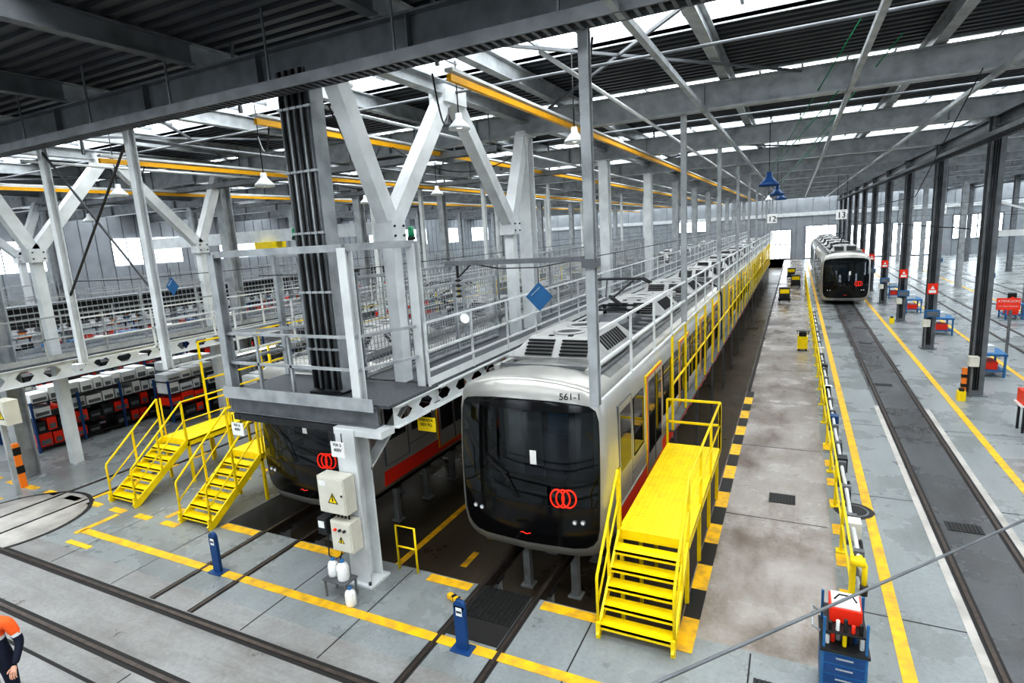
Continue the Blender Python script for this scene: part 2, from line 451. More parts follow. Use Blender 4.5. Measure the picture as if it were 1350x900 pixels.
for k in range(9): b.tube([(x-.34+k*.075,y-.22-.02*(k%2),3.3),(x-.34+k*.075,y-.22-.02*(k%2),8.6)],.024,['steel_m','black','steel','black'][k%4],6)
b.box(x-.44,x+.26,y-.26,y+.24,3.2,3.24,'steel_d')
b.box(x+.22,x+.3,y-.2,y+.1,3.25,8.35,'steel')
for z in (4,5,6,7,8): b.box(x-.4,x+.32,y-.26,y-.2,z,z+.04,'steel')
b.obj('service_duct_column')

def vtruss(X,y0,zf=6.05,zt=8.6,base=PZ,cut=False):
    b=B(); w=.27
    A=y0+.1;Bf=y0+1.15;C=y0+3.5;D=y0+6.1;E=y0+7.2
    def arm(p,q,ww=w): b.bar((X,p[0],p[1]),(X,q[0],q[1]),ww,'steel_w',ww*1.1)
    arm((A,zt-.2),(Bf,zf)); arm((Bf,zf),(C-.14,zt+.1)); arm((C+.14,zt+.1),(D,zf)); arm((D,zf),(E-.05,zt-.2))
    for f in (Bf,D):
        b.box(X-.2,X+.2,f-.2,f+.2,zf-.25,zf+.12,'steel_w')
        for sy in (-.13,.13):
            for sz in (-.15,.02): b.cyl((X+.2,f+sy,zf+sz),(X+.225,f+sy,zf+sz),.02,'steel_d',8)
        b.bar((X,f,zf-.15),(X,f,3.2),.24,'steel_w')
        if not(cut and f==Bf): b.bar((X,f,3.2),(X,f,base),.26,'steel_w')
    b.box(X-.2,X+.2,C-.42,C+.42,zt-.08,zt+.25,'steel_w')
    return b
vtruss(-6.6,Y0,cut=True).obj('v_braced_truss')
vtruss(-18.7,Y0,base=0).obj('v_braced_truss')
vtruss(-30.7,Y0,base=0).obj('v_braced_truss')
b=B()
for X in (-6.6,-18.7,-30.7): b.ibeam('y',Y0+.2,YB,X,8.68,8.95,.25,'steel',.02)
for X in (5.2,17.2): b.ibeam('y',YF,YB,X,8.05,8.35,.25,'steel_m',.02)
b.obj('longitudinal_beam')

# ------------------------------------------------------------ walkways
def castel(b,X,y0,y1,z0,z1,m):
    L=.62; y=y0
    zc=(z0+z1)/2; zt=z1-.09; zb=z0+.09
    while y<y1:
        a,c1,c2,d=y+.1,y+.22,y+.4,y+.52
        T=lambda yy,zz:(X,yy,zz)
        b.poly([T(y,z1),T(y+L,z1),T(c2,zt),T(c1,zt)],m); b.poly([T(y,z1),T(c1,zt),T(a,zc),T(y,zc)],m); b.poly([T(y+L,z1),T(y+L,zc),T(d,zc),T(c2,zt)],m)
        b.poly([T(y,z0),T(c1,zb),T(c2,zb),T(y+L,z0)],m); b.poly([T(y,z0),T(y,zc),T(a,zc),T(c1,zb)],m); b.poly([T(y+L,z0),T(c2,zb),T(d,zc),T(y+L,zc)],m)
        y+=L
    b.box(X-.09,X+.09,y0,y,z1-.02,z1,m); b.box(X-.09,X+.09,y0,y,z0,z0+.02,m)
def railing(b,p,q,h,m,step=1.5,rails=(1.,.55),r=.04,kick=True):
    p=Vector(p);q=Vector(q);L=(q-p).length;n=max(1,round(L/step))
    for i in range(n+1):
        c=p.lerp(q,i/n); b.bar(c,c+Vector((0,0,h)),r,m)
    for f in rails: b.bar(p+Vector((0,0,h*f)),q+Vector((0,0,h*f)),r,m)
    if kick: b.bar(p+Vector((0,0,.08)),q+Vector((0,0,.08)),.012,m,.14)
def meshfence(b,p,q,z0,z1,m,s=.1,t=.009,step=2.):
    p=Vector(p);q=Vector(q);L=(q-p).length;d=(q-p).normalized()
    n=int(L/s)
    for i in range(n+1):
        c=p+d*(i*s); b.bar((c.x,c.y,z0),(c.x,c.y,z1),t,m)
    k=int((z1-z0)/s)
    for i in range(k+1):
        z=z0+i*s; b.bar((p.x,p.y,z),(q.x,q.y,z),t,m)
    n=max(1,round(L/step))
    for i in range(n+1):
        c=p.lerp(q,i/n); b.bar((c.x,c.y,z0-.1),(c.x,c.y,z1+.1),.06,m)
    b.bar((p.x,p.y,z1),(q.x,q.y,z1),.05,m); b.bar((p.x,p.y,z0),(q.x,q.y,z0),.05,m)

DZ=3.2
b=B()
WX0,WX1=-7.55,-5.85
b.box(WX0,WX1,8.45,84,DZ-.05,DZ,'deckgrate')
castel(b,WX1,7.2,84,DZ-.42,DZ-.05,'steel_w'); castel(b,WX0,8.5,84,DZ-.42,DZ-.05,'steel')
y=8.6
while y<84: b.box(WX0,WX1,y-.04,y+.04,DZ-.2,DZ-.05,'steel_m'); y+=1.8
railing(b,(WX1,8.3,DZ),(WX1,84,DZ),1.15,'steel_w',1.6,(1.,.55,.25))
meshfence(b,(WX0,8.6),(WX0,36),DZ+.05,DZ+1.95,'steel',.11,.011)
railing(b,(WX0,36,DZ),(WX0,84,DZ),1.6,'steel',1.6,(1.,.75,.5,.25))
meshfence(b,(-6.95,9.2),(-6.95,13.1),DZ+.05,DZ+1.6,'steel',.11,.010)
meshfence(b,(-6.95,15.),(-6.95,30),DZ+.05,DZ+1.6,'steel',.14,.009)
PX=(-9.55,-6.2); PYY=(7.05,8.5)
b.box(PX[0],WX1+.05,PYY[0],PYY[1],DZ-.05,DZ,'deckgrate')
b.ibeam('x',PX[0]-.05,WX1-.2,PYY[0]+.02,DZ-.38,DZ-.03,.2,'steel_m',.02)
b.box(PX[0]-.05,WX1-.2,PYY[0]-.1,PYY[0]-.08,DZ-.1,DZ+.12,'steel')
b.ibeam('y',PYY[0],PYY[1],PX[0],DZ-.38,DZ-.05,.2,'steel_m',.02)
b.ibeam('x',PX[0],WX1,PYY[1],DZ-.35,DZ-.05,.2,'steel_m',.02)
b.bar((-9.4,7.1,DZ-.45),(-6.4,7.1,DZ-.45),.3,'steel_d',.12)
TZ=5.75
posts=[(-9.5,7.1),(-6.42,7.1),(-6.0,8.35),(-9.5,8.45),(-8.3,8.45)]
for (x,y) in posts[:3]: b.icol(x,y,DZ-.1,TZ,.17,.17,'steel_w' if x>-7 else 'steel',.02)
for (x,y) in posts[3:]: b.bar((x,y,DZ),(x,y,TZ),.1,'steel')
b.bar((-9.5,7.1,TZ),(-6.42,7.1,TZ),.12,'steel',.12); b.bar((-6.42,7.1,TZ),(-6.0,8.35,TZ),.12,'steel'); b.bar((-9.5,7.1,TZ),(-9.5,8.45,TZ),.12,'steel'); b.bar((-9.5,8.45,TZ),(-6.,8.45,TZ),.08,'steel')
for z in (3.75,4.3): b.bar((-9.5,7.1,z),(-6.42,7.1,z),.05,'steel'); b.bar((-6.42,7.1,z),(-6.0,8.35,z),.05,'steel'); b.bar((-9.5,7.1,z),(-9.5,8.45,z),.05,'steel')
for x in (-8.7,-7.9): b.bar((x,7.1,DZ),(x,7.1,4.3),.05,'steel')
meshfence(b,(-9.5,8.45),(-7.6,8.45),DZ+.1,TZ-.1,'steel',.12,.008,1.)
b.bar((-9.5,7.1,4.3),(-8.0,8.45,4.3),.05,'steel')
b.icol(-6.6,7.0,0,DZ-.4,.40,.36,'steel_w',.04)
b.box(-6.9,-6.3,6.75,7.25,0,.04,'steel_w')
for sx in (-.22,.22): b.cyl((-6.6+sx,6.8,.04),(-6.6+sx,6.8,.09),.025,'steel_d',8)
b.bar((-6.5,7.15,2.0),(-6.5,8.3,2.78),.2,'steel_w',.04)
b.box(-6.85,-5.85,6.85,7.2,DZ-.5,DZ-.38,'steel_w')
b.obj('elevated_walkway')
# tube lights added below the walkways to brighten the shaded train sides
for (x,y) in [(-7.0,9.6+3.2*i) for i in range(6)]+[(-8.6,7.75)]+[(-12.3,10+4*i) for i in range(3)]:
    z=2.72 if x>-12 else 3.3
    b=B(); b.box(x-.07,x+.07,y-.62,y+.62,z,z+.07,'steel_w'); b.cyl((x,y-.58,z-.02),(x,y+.58,z-.02),.018,'fill_tube_glow',8)
    for s in (-.6,.6): b.bar((x,y+s*.8,z+.05),(x,y+s*.8,DZ-.05 if x>-12 else 3.42),.015,'steel_m'); b.box(x-.03,x+.03,y+s-.02,y+s+.02,z-.05,z,'steel_w')
    b.obj('added_fill_tube')
for (x,y) in ((-6.0,8.35),(-9.0,8.6)):
    b=B(); z=TZ+.06 if x>-7 else DZ+2.75
    if x<-7: b.bar((x,y,DZ),(x,y,z),.05,'steel')
    b.cyl((x,y,z),(x,y,z+.05),.07,'black',12); b.cyl((x,y,z+.05),(x,y,z+.2),.055,'green',14,.05); b.lathe((x,y,z+.2),[(.05,0),(.03,.03),(0,.035)],'green',14); b.obj('beacon_light')
b=B(); b.cyl((-5.9,9.6,4.2),(-5.75,9.5,4.25),.05,'steel',12,.10); b.cyl((-5.75,9.5,4.25),(-5.73,9.49,4.257),.10,'white',16); b.bar((-5.85,9.55,4.2),(-5.85,9.55,4.35),.03,'steel'); b.obj('spot_lamp')

def walkway_simple(X0,X1,y0,y1,mesh=True):
    b=B()
    b.box(X0,X1,y0,y1,DZ-.05,DZ,'deckgrate'); castel(b,X0,y0,y1,DZ-.5,DZ-.05,'steel'); castel(b,X1,y0,y1,DZ-.5,DZ-.05,'steel_w')
    railing(b,(X1,y0,DZ),(X1,y1,DZ),1.15,'steel',1.5,(1.,.5)); railing(b,(X0,y0,DZ),(X0,y1,DZ),1.15,'steel',1.5,(1.,.5))
    y=y0+8.3
    while y<y1: b.bar(((X0+X1)/2-.4,y,0),((X0+X1)/2-.4,y,DZ-.5),.18,'steel'); y+=BAY
    if mesh: meshfence(b,((X0+X1)/2,y0+1),((X0+X1)/2,y0+24),DZ+.05,DZ+1.6,'steel',.15,.01)
    b.obj('elevated_walkway')
walkway_simple(-19.9,-17.7,6.4,70); walkway_simple(-31.6,-29.6,6,70)

b=B()
X=-2.48
for y in ys[1:11]:
    b.icol(X,y+.1,3.35,8.35,.13,.13,'steel',.02)
railing(b,(X+.03,7.6,3.35),(X+.03,72,3.35),1.05,'steel_w',1.8,(1.,.55,.02),.04,False)
b.box(X-.1,X+.1,7.4,7.6,5.3,5.42,'steel_m'); b.bar((-4.8,7.5,5.42),(X,7.5,5.42),.07,'steel_m')
b.bar((-4.6,7.5,5.4),(-4.6,7.5,5.2),.03,'black'); 
for k in range(4): b.lathe((-4.6,7.5,4.92+k*.08),[(.02,-.02),(.06,0),(.02,.02)],'black',10)
b.obj('suspended_railing')
b=B()
y=13.2
while y<70:
    b.bar((X,y,1.05),(X,y,3.33),.05,'yellow'); 
    y+=1.8
for z in (3.31,2.15): b.bar((X,13.2,z),(X,70,z),.04,'yellow')
b.bar((X-.08,13.2,1.02),(X-.08,70,1.02),.2,'steel_m',.05)
y=14
while y<70: b.bar((X-.1,y,PZ),(X-.1,y,1.0),.07,'steel_m'); y+=3.6
b.obj('yellow_safety_barrier')

# ------------------------------------------------------------ trains
HO=[(0,.24),(.9,.24),(1.12,.27),(1.27,.35),(1.36,.48),(1.4,.72),(1.405,1.1),(1.41,1.8),(1.40,2.4),(1.385,2.8),(1.33,3.05),(1.21,3.2),(1.0,3.29),(.65,3.37),(.3,3.41),(0,3.42)]
HM=[(0,.46),(.85,.46),(1.06,.48),(1.17,.54),(1.25,.65),(1.29,.85),(1.305,1.2),(1.315,1.8),(1.31,2.4),(1.295,2.72),(1.25,2.89),(1.15,2.97),(.95,3.01),(.6,3.05),(.3,3.06),(0,3.06)]
def full(h): return h+[(-x,z) for (x,z) in reversed(h[1:-1])]
def bulge(x,z): return .24*(abs(x)/1.35)**2.6+.16*max(0,(z-1.1)/2.2)**1.6+.1*max(0,(.9-z)/.6)**2
def train(cx,yf,ncars,carL=16.8,stripe=True):
    root=empty('metro_train')
    b=B(); O=full(HO); Mk=full(HM); N=len(O)
    def ring(pts,fn): 
        i=len(b.v); b.v+=[(cx+x,yf+fn(x,z),z) for x,z in pts]; return i
    def sc(pts,s,zc=1.8): return [(x*s,zc+(z-zc)*s) for x,z in pts]
    def connect(i,j,mfn,sm=True):
        for k in range(N):
            k2=(k+1)%N
            v=[b.v[q] for q in (i+k,i+k2,j+k2,j+k)]
            zc=sum(p[2] for p in v)/4
            b.f.append((i+k,i+k2,j+k2,j+k)); b.m.append(b.mi(mfn(zc))); b.sm.append(sm)
    r0=ring(O,lambda x,z: 1.3)
    r1=ring(O,lambda x,z: bulge(x,z)+.16)
    r2=ring(sc(O,.99),lambda x,z: bulge(x,z)+.06)
    r3=ring(sc(O,.97),lambda x,z: bulge(x,z)+.012)
    r4=ring(Mk,lambda x,z: bulge(x,z))
    sil=lambda z:'silver'
    connect(r0,r1,sil);connect(r1,r2,sil);connect(r2,r3,sil);connect(r3,r4,sil)
    pr=r4
    rr=ring(sc(Mk,.985,1.75),lambda x,z: bulge(x,z)); connect(pr,rr,lambda z:'rubber'); 
    inner=sc(HM,.985,1.75)
    def hwat(z):
        pts=inner
        for a,c in zip(pts[:-1],pts[1:]):
            if (a[1]<=z<=c[1]) and c[1]>a[1]:
                t=(z-a[1])/(c[1]-a[1]); return a[0]+(c[0]-a[0])*t
        return 0
    zs=[inner[1][1]+.0005]+[p[1] for p in inner[2:-3]]+[inner[-3][1]]
    zs=sorted(set(zs+[1.0,1.24,1.5,2.1]))
    NX=16
    grid=[]
    for z in zs:
        h=hwat(z); i=len(b.v); grid.append(i)
        for k in range(NX+1):
            x=-h+2*h*k/NX; b.v.append((cx+x,yf+bulge(x,z),z))
    for a in range(len(zs)-1):
        for k in range(NX):
            zc=(zs[a]+zs[a+1])/2; xf=abs((k+.5)/NX-.5)*2
            m='screen' if (zc>1.24 and xf<.97 and zc<2.9) else 'glossblack'
            b.f.append((grid[a]+k,grid[a]+k+1,grid[a+1]+k+1,grid[a+1]+k)); b.m.append(b.mi(m)); b.sm.append(True)
    top=[(x,z) for x,z in inner[-3:]]
    cap=[(cx+x,yf+bulge(x,z),z) for x,z in top]+[(cx-x,yf+bulge(x,z),z) for x,z in reversed(top[:-1])]
    b.poly(cap,'glossblack')
    for c in range(ncars):
        y0=1.3 if c==0 else c*carL+.25; y1=(c+1)*carL-.25
        i=ring(O,lambda x,z:y0); j=ring(O,lambda x,z:y1)
        for k in range(N):
            k2=(k+1)%N; zc=(b.v[i+k][2]+b.v[i+k2][2])/2
            m='train_roof' if zc>3.14 else 'silver'
            b.f.append((i+k2,i+k,j+k,j+k2)); b.m.append(b.mi(m)); b.sm.append(zc<3.14)
        b.f.append(tuple(j+k for k in range(N))); b.m.append(b.mi('steel_d')); b.sm.append(False)
        if c>0: b.f.append(tuple(i+k for k in reversed(range(N)))); b.m.append(b.mi('steel_d')); b.sm.append(False)
    b.obj('body_shell',root)
    b=B()
    b.box(cx-1.3,cx+1.3,yf+1.75,yf+1.8,.6,3.1,'interior'); b.box(cx-.35,cx+.35,yf+1.73,yf+1.75,.7,2.6,'steel_d'); b.box(cx-.22,cx+.22,yf+1.72,yf+1.73,1.6,2.3,'blue2')
    b.box(cx-1.25,cx+1.25,yf+.5,yf+1.0,.8,1.25,'interior'); b.box(cx-.5,cx+.5,yf+.45,yf+.75,1.25,1.42,'black')
    b.box(cx-.3,cx+.1,yf+.72,yf+.76,1.42,1.62,'seat'); b.box(cx-1.1,cx-.7,yf+.5,yf+.8,1.25,1.5,'steel_m')
    b.box(cx-.25,cx+.25,yf+1.2,yf+1.6,1.1,1.2,'seat'); b.box(cx-.25,cx+.25,yf+1.55,yf+1.65,1.2,1.95,'seat')
    b.box(cx-1.3,cx+1.3,yf+.5,yf+1.75,.75,.8,'black'); b.box(cx+.75,cx+1.15,yf+1.65,yf+1.74,1.3,2.7,'steel_w'); b.box(cx-1.15,cx-.75,yf+1.65,yf+1.74,1.3,2.5,'cream')
    b.box(cx-.5,cx+.5,yf+1.1,yf+1.3,3.0,3.04,'lampglow')
    b.obj('cab_interior',root)
    b=B()
    for c in range(ncars):
        yc=yf+c*carL
        if c<ncars-1:
            for k in range(5):
                b.box(cx-1.15+.03*(k%2),cx+1.15-.03*(k%2),yc+carL-.25+k*.1,yc+carL-.15+k*.1,.6,3.1,'rubber')
        for by in (3.,carL-3.2):
            b.box(cx-.95,cx+.95,yc+by-1.1,yc+by+1.1,.3,.55,'steel_d')
            for wy in (-.85,.85):
                for s in (-1,1):
                    b.cyl((cx+s*.44,yc+by+wy,.40),(cx+s*.56,yc+by+wy,.40),.37,'steel_d',20)
            for s in (-1,1): b.box(cx+s*.62,cx+s*.78,yc+by-1.2,yc+by+1.2,.22,.42,'steel_d')
        b.box(cx-1.0,cx+1.0,yc+5.5,yc+carL-5.5,.12,.4,'steel_d')
    b.obj('underframe',root)
    b=B()
    for c in range(ncars):
        yc=yf+c*carL
        for s in (-1,1):
            def pl(y0,y1,z0,z1,m,t=.008,hw=1.412):
                b.box(cx+s*(hw-.05),cx+s*(hw+t),yc+y0,yc+y1,z0,z1,m)
            a0=1.0 if c==0 else .35
            if stripe:
                pl(a0,carL-.35,.52,.86,'red',.006)
                pl(a0,carL-.35,.86,.885,'silver',.01)
            pl(a0,carL-.35,1.15,1.165,'steel_m',.004)
            doors=[3.9,7.7,11.5,14.9]
            if c==0:
                pl(1.05,1.95,.95,2.76,'steel_m',.003); pl(1.1,1.9,.97,2.74,'silver',.006); pl(1.15,1.85,1.5,2.62,'glass',.010)
                pl(2.1,2.9,1.45,2.6,'glass',.008)
            rc='red' if stripe else 'steel_m'
            for d in doors:
                pl(d-.78,d+.78,.62,2.78,('yellow' if s>0 else 'red') if stripe else 'steel_m',.010); pl(d-.74,d+.74,.64,2.75,rc,.014); pl(d-.70,d+.70,.66,2.72,'silver',.018)
                pl(d-.62,d-.05,1.05,2.62,'glass',.024); pl(d+.05,d+.62,1.05,2.62,'glass',.024); pl(d-.012,d+.012,.67,2.71,'rubber',.024)
            ws=[(doors[i]+.95,doors[i+1]-.95) for i in range(3)]
            for (w0,w1) in ws:
                pl(w0,w1,1.4,2.6,'glass',.012); pl((w0+w1)/2-.02,(w0+w1)/2+.02,1.4,2.6,'rubber',.016); pl(w0,w1,2.25,2.27,'rubber',.016)
    b.obj('side_panels',root)
    b=B()
    for c in range(ncars):
        yc=yf+c*carL
        a0=1.0 if c==0 else .5
        for x in (-1.05,1.05):
            b.bar((cx+x,yc+a0,3.29),(cx+x,yc+carL-.5,3.29),.04,'steel_m',.06)
        for x in (-.9,.9):
            b.box(cx+x-.05,cx+x+.05,yc+a0,yc+carL-.5,3.28,3.40,'pod')
        y=yc+a0+.1
        while y<yc+carL-.6:
            b.bar((cx-.85,y,3.39),(cx+.85,y,3.39),.03,'steel_m',.08); y+=.6
        pods=[(1.7,4.2),(7.2,9.6),(12.3,14.7)]
        for (p0,p1) in pods:
            z0,z1=3.42,3.78
            x0,x1=.95,.62
            P=lambda x,y,z:(cx+x,yc+y,z)
            b.poly([P(-x1,p0+.35,z1),P(x1,p0+.35,z1),P(x1,p1-.35,z1),P(-x1,p1-.35,z1)],'pod')
            b.poly([P(-x0,p0,z0),P(x0,p0,z0),P(x1,p0+.35,z1),P(-x1,p0+.35,z1)],'pod')
            b.poly([P(x0,p1,z0),P(-x0,p1,z0),P(-x1,p1-.35,z1),P(x1,p1-.35,z1)],'pod')
            b.poly([P(x0,p0,z0),P(x0,p1,z0),P(x1,p1-.35,z1),P(x1,p0+.35,z1)],'pod')
            b.poly([P(-x0,p1,z0),P(-x0,p0,z0),P(-x1,p0+.35,z1),P(-x1,p1-.35,z1)],'pod')
            b.box(cx-x0-.05,cx+x0+.05,yc+p0-.05,yc+p1+.05,3.36,3.44,'pod')
            for k in range(5):
                f=.15+k*.16; y=p0+.35*f; z=z0+(z1-z0)*f
                for xs in (-.36,.36):
                    b.bar(P(xs-.28,y-.012,z+.012),P(xs+.28,y-.012,z+.012),.05,'black',.03)
            for s in (-1,1):
                for k in range(9):
                    y=p0+.6+k*(p1-p0-1.2)/8
                    xa=x0-(x0-x1)*.2; xb=x0-(x0-x1)*.85; za=z0+(z1-z0)*.2; zb=z0+(z1-z0)*.85
                    b.bar(P(s*(xa+.01),y,za),P(s*(xb+.01),y,zb),.07,'black',.03)
            for k in range(2):
                yy=p0+.85+k*.8
                b.lathe((cx,yc+yy,z1),[(0,.01),(.28,.01),(.3,.0)],'steel_d',20); b.lathe((cx,yc+yy,z1+.012),[(.25,.0),(.3,.03),(.33,0)],'pod',20)
            for s in (-1,1): 
                for yy in (p0+.4,p1-.4): b.box(cx+s*.2-.05,cx+s*.2+.05,yc+yy-.04,yc+yy+.04,z1,z1+.02,'black')
        b.box(cx-.5,cx+.5,yc+4.8,yc+6.6,3.40,3.58,'steel_m'); b.box(cx-.45,cx+.45,yc+10.,yc+11.8,3.40,3.58,'pod')
    b.obj('roof_equipment',root)
    b=B(); py=yf+6.0
    for s in (-.45,.45):
        b.cyl((cx+s,py-.4,3.55),(cx+s,py-.4,3.78),.05,'black',8); b.cyl((cx+s,py+.5,3.55),(cx+s,py+.5,3.78),.05,'black',8)
    b.bar((cx-.5,py-.4,3.8),(cx+.5,py-.4,3.8),.05,'steel_d'); b.bar((cx-.5,py+.5,3.8),(cx+.5,py+.5,3.8),.05,'steel_d'); b.bar((cx-.5,py-.4,3.8),(cx-.5,py+.5,3.8),.05,'steel_d'); b.bar((cx+.5,py-.4,3.8),(cx+.5,py+.5,3.8),.05,'steel_d')
    b.bar((cx,py+.5,3.8),(cx,py-.5,4.15),.07,'steel_d')
    for s in (-.35,.35): b.bar((cx+s*.3,py-.5,4.15),(cx+s,py+.45,4.45),.04,'steel_d')
    for q in (-.12,.12): b.tube([(cx-.8,py+.45+q,4.38),(cx-.6,py+.45+q,4.5),(cx+.6,py+.45+q,4.5),(cx+.8,py+.45+q,4.38)],.025,'steel_d',6)
    b.bar((cx-.5,py+.3,4.48),(cx-.5,py+.6,4.48),.03,'steel_d'); b.bar((cx+.5,py+.3,4.48),(cx+.5,py+.6,4.48),.03,'steel_d')
    b.obj('pantograph',root)
    b=B()
    for k in (-1,0,1):
        x0=.72+k*.10
        pts=[]
        for t in range(28):
            a=2*math.pi*t/28; x=x0+.115*math.cos(a); z=1.40+.155*math.sin(a); pts.append((cx+x,yf+bulge(x,z)-.018,z))
        b.tube(pts,.017,'logo',6,True)
    for x in (-1.03,-.88,1.03,.9):
        z=.98; 
        b.cyl((cx+x,yf+bulge(x,z)+.03,z),(cx+x,yf+bulge(x,z)-.025,z),.045,'steel_m',14); b.cyl((cx+x,yf+bulge(x,z)+.0,z),(cx+x,yf+bulge(x,z)-.03,z),.03,'white',14)
    b.tube([(cx-.10+.025*k,yf+bulge(0,.66)-.01,.66+.012*math.sin(k)) for k in range(9)],.010,'logo',6)
    b.tube([(cx-.1,yf-.03,1.3),(cx-.35,yf-.03,1.75),(cx-.75,yf+.03,2.0)],.012,'black',6)
    b.cyl((cx,yf+.3,.42),(cx,yf+.1,.42),.09,'steel_d',12)
    pts=[(cx+x/10,yf+bulge(x/10,1.24)-.004,1.24) for x in range(-12,13)]
    b.tube(pts,.008,'rubber',6)
    b.obj('front_details',root)
    b=B()
    b.box(cx+.15,cx+.27,yf+bulge(.2,2.)-.012,yf+bulge(.2,2.)-.004,1.95,2.2,'white')
    b.obj('windscreen_notice',root)
    if yf<20:
        text('car_number','561-1' if cx>-6 else '568-1',(cx+.85,yf+bulge(.85,3.1)-.0,3.08),.16,(math.radians(80),0,math.radians(14)),'black',root)
    return root
train(-4.1,8.3,4)
train(-9.35,8.3,4)
train(3.0,43.,2,stripe=False)

# ------------------------------------------------------------ yellow access stairs
def stairs(x0,x1,yf,n,run,ztop,plen,left_rail,right_rail,end_rail,name='access_stairs'):
    b=B(); m='yellow'
    rise=ztop/n; yt=yf+run*(n-1)+.12
    for i in range(n-1):
        z=rise*(i+1); y=yf+run*i
        b.box(x0+.04,x1-.04,y,y+.25,z-.03,z,m); b.box(x0+.04,x1-.04,y,y+.012,z-.07,z,m)
    for x in (x0+.02,x1-.02):
        b.bar((x,yf-.05,.02),(x,yt+.02,ztop-.06),.04,m,.16)
        b.bar((x,yf-.03,0),(x,yf-.03,.25),.06,m)
    b.box(x0,x1,yt,yt+plen,ztop-.05,ztop,m)
    for x in (x0+.02,x1-.02): b.bar((x,yt,ztop-.09),(x,yt+plen,ztop-.09),.04,m,.14)
    k=0
    while yt+.05+k*1.25<=yt+plen:
        for x in (x0+.04,x1-.04): 
            xin=PX0<x<PX1
            b.bar((x,yt+.05+k*1.25,PZ if xin else 0),(x,yt+.05+k*1.25,ztop-.05),.06,m)
        b.box(x0,x1,yt+k*1.25,yt+.06+k*1.25,ztop-.16,ztop-.05,m)
        k+=1
    yy=yt+.08
    while yy<yt+plen-.05:
        xx=x0+.08
        while xx<x1-.05:
            b.box(xx,xx+.035,yy,yy+.012,ztop,ztop+.004,m); xx+=.09
        yy+=.09
    H=1.0
    def rail(x,plat):
        b.tube([(x,yf,0.15),(x,yf,rise+.72),(x,yf+.02,rise+.78),(x,yt,ztop+H),(x,yt+.1,ztop+H)]+([(x,yt+plen,ztop+H)] if plat else [(x,yt+.1,ztop)]),.024,m,8)
        b.tube([(x,yf,rise+.32),(x,yt,ztop+.5)]+([(x,yt+plen,ztop+.5)] if plat else []),.018,m,8)
        ym=(yf+yt)/2; b.bar((x,ym,ztop/2),(x,ym,ztop/2+.95),.04,m); b.bar((x,yt,ztop-.1),(x,yt,ztop+H),.045,m)
        if plat:
            q=yt+1.3
            while q<yt+plen-.2: b.bar((x,q,ztop-.1),(x,q,ztop+H),.045,m); q+=1.3
            b.bar((x,yt+plen,ztop-.1),(x,yt+plen,ztop+H),.045,m)
    if left_rail: rail(x0+.01,left_rail==2)
    if right_rail: rail(x1-.01,right_rail==2)
    if end_rail:
        for h in (.5,1.0): b.bar((x0,yt+plen,ztop+H*h),(x1,yt+plen,ztop+H*h),.045,m)
        for x in (x0,x1): b.bar((x,yt+plen,ztop-.05),(x,yt+plen,ztop+H),.045,m)
    return b.obj(name)
stairs(-2.42,-1.32,7.08,6,.21,1.08,4.0,1,2,1)
stairs(-14.75,-13.75,7.3,7,.22,1.15,4.2,1,2,0)
stairs(-11.98,-10.98,7.2,7,.22,1.15,3.6,2,1,0)

# ------------------------------------------------------------ small near objects
def bollard(x,y):
    b=B(); b.box(x-.16,x+.16,y-.11,y+.11,0,.02,'blue'); b.box(x-.09,x+.09,y-.03,y+.03,.02,.70,'blue'); b.cyl((x,y-.03,.70),(x,y+.03,.70),.09,'blue',18)
    b.box(x-.05,x+.05,y-.036,y-.03,.55,.68,'white'); b.box(x-.04,x+.04,y-.04,y-.036,.6,.63,'black')
    b.obj('track_stop_bollard',bevel=.006)
bollard(-4.12,6.1); bollard(-9.4,6.15)
def tri(b,x,y,z,s):
    b.poly([(x-s,y,z-s*.8),(x+s,y,z-s*.8),(x,y,z+s*.9)],'black'); b.poly([(x-s*.75,y-.002,z-s*.66),(x+s*.75,y-.002,z-s*.66),(x,y-.002,z+s*.62)],'yellow'); b.box(x-.012,x+.012,y-.005,y-.003,z-.05,z+.05,'black')
b=B()
b.box(-7.05,-6.47,6.55,6.8,1.42,2.06,'cream'); b.box(-7.03,-6.49,6.535,6.55,1.44,2.04,'cream'); tri(b,-6.73,6.53,1.7,.11); b.box(-7.0,-6.85,6.53,6.535,1.9,1.99,'white'); b.cyl((-6.53,6.53,1.77),(-6.53,6.52,1.77),.02,'black',8)
b.obj('electrical_cabinet',bevel=.008)
b=B()
b.box(-6.87,-6.43,6.55,6.8,.75,1.29,'cream'); b.box(-6.85,-6.45,6.535,6.55,.77,1.27,'cream')
for i,(dx,c) in enumerate([(-6.75,'red'),(-6.65,'steel_d'),(-6.55,'steel_d')]): b.cyl((dx,6.535,1.15),(dx,6.5,1.15),.025,c,10)
tri(b,-6.65,6.53,.97,.07)
b.box(-7.17,-6.97,6.55,6.75,.98,1.28,'steel_d'); b.box(-7.14,-7.01,6.54,6.55,1.11,1.23,'white')
for k in range(4): b.tube([(-6.8+k*.08,6.68,1.29),(-6.8+k*.08,6.68,1.41)],.015,'black',6)
b.tube([(-7.0,6.6,.98),(-7.02,6.58,.6),(-6.85,6.6,.42),(-6.75,6.65,.75)],.012,'black',6)
b.obj('control_panel_box',bevel=.006)
b=B()
b.box(-6.95,-6.45,6.3,6.6,.3,.33,'steel_m')
for (x,y) in ((-6.92,6.33),(-6.48,6.33),(-6.92,6.57),(-6.48,6.57)): b.bar((x,y,0),(x,y,.3),.03,'steel_m')
b.obj('jug_stand')
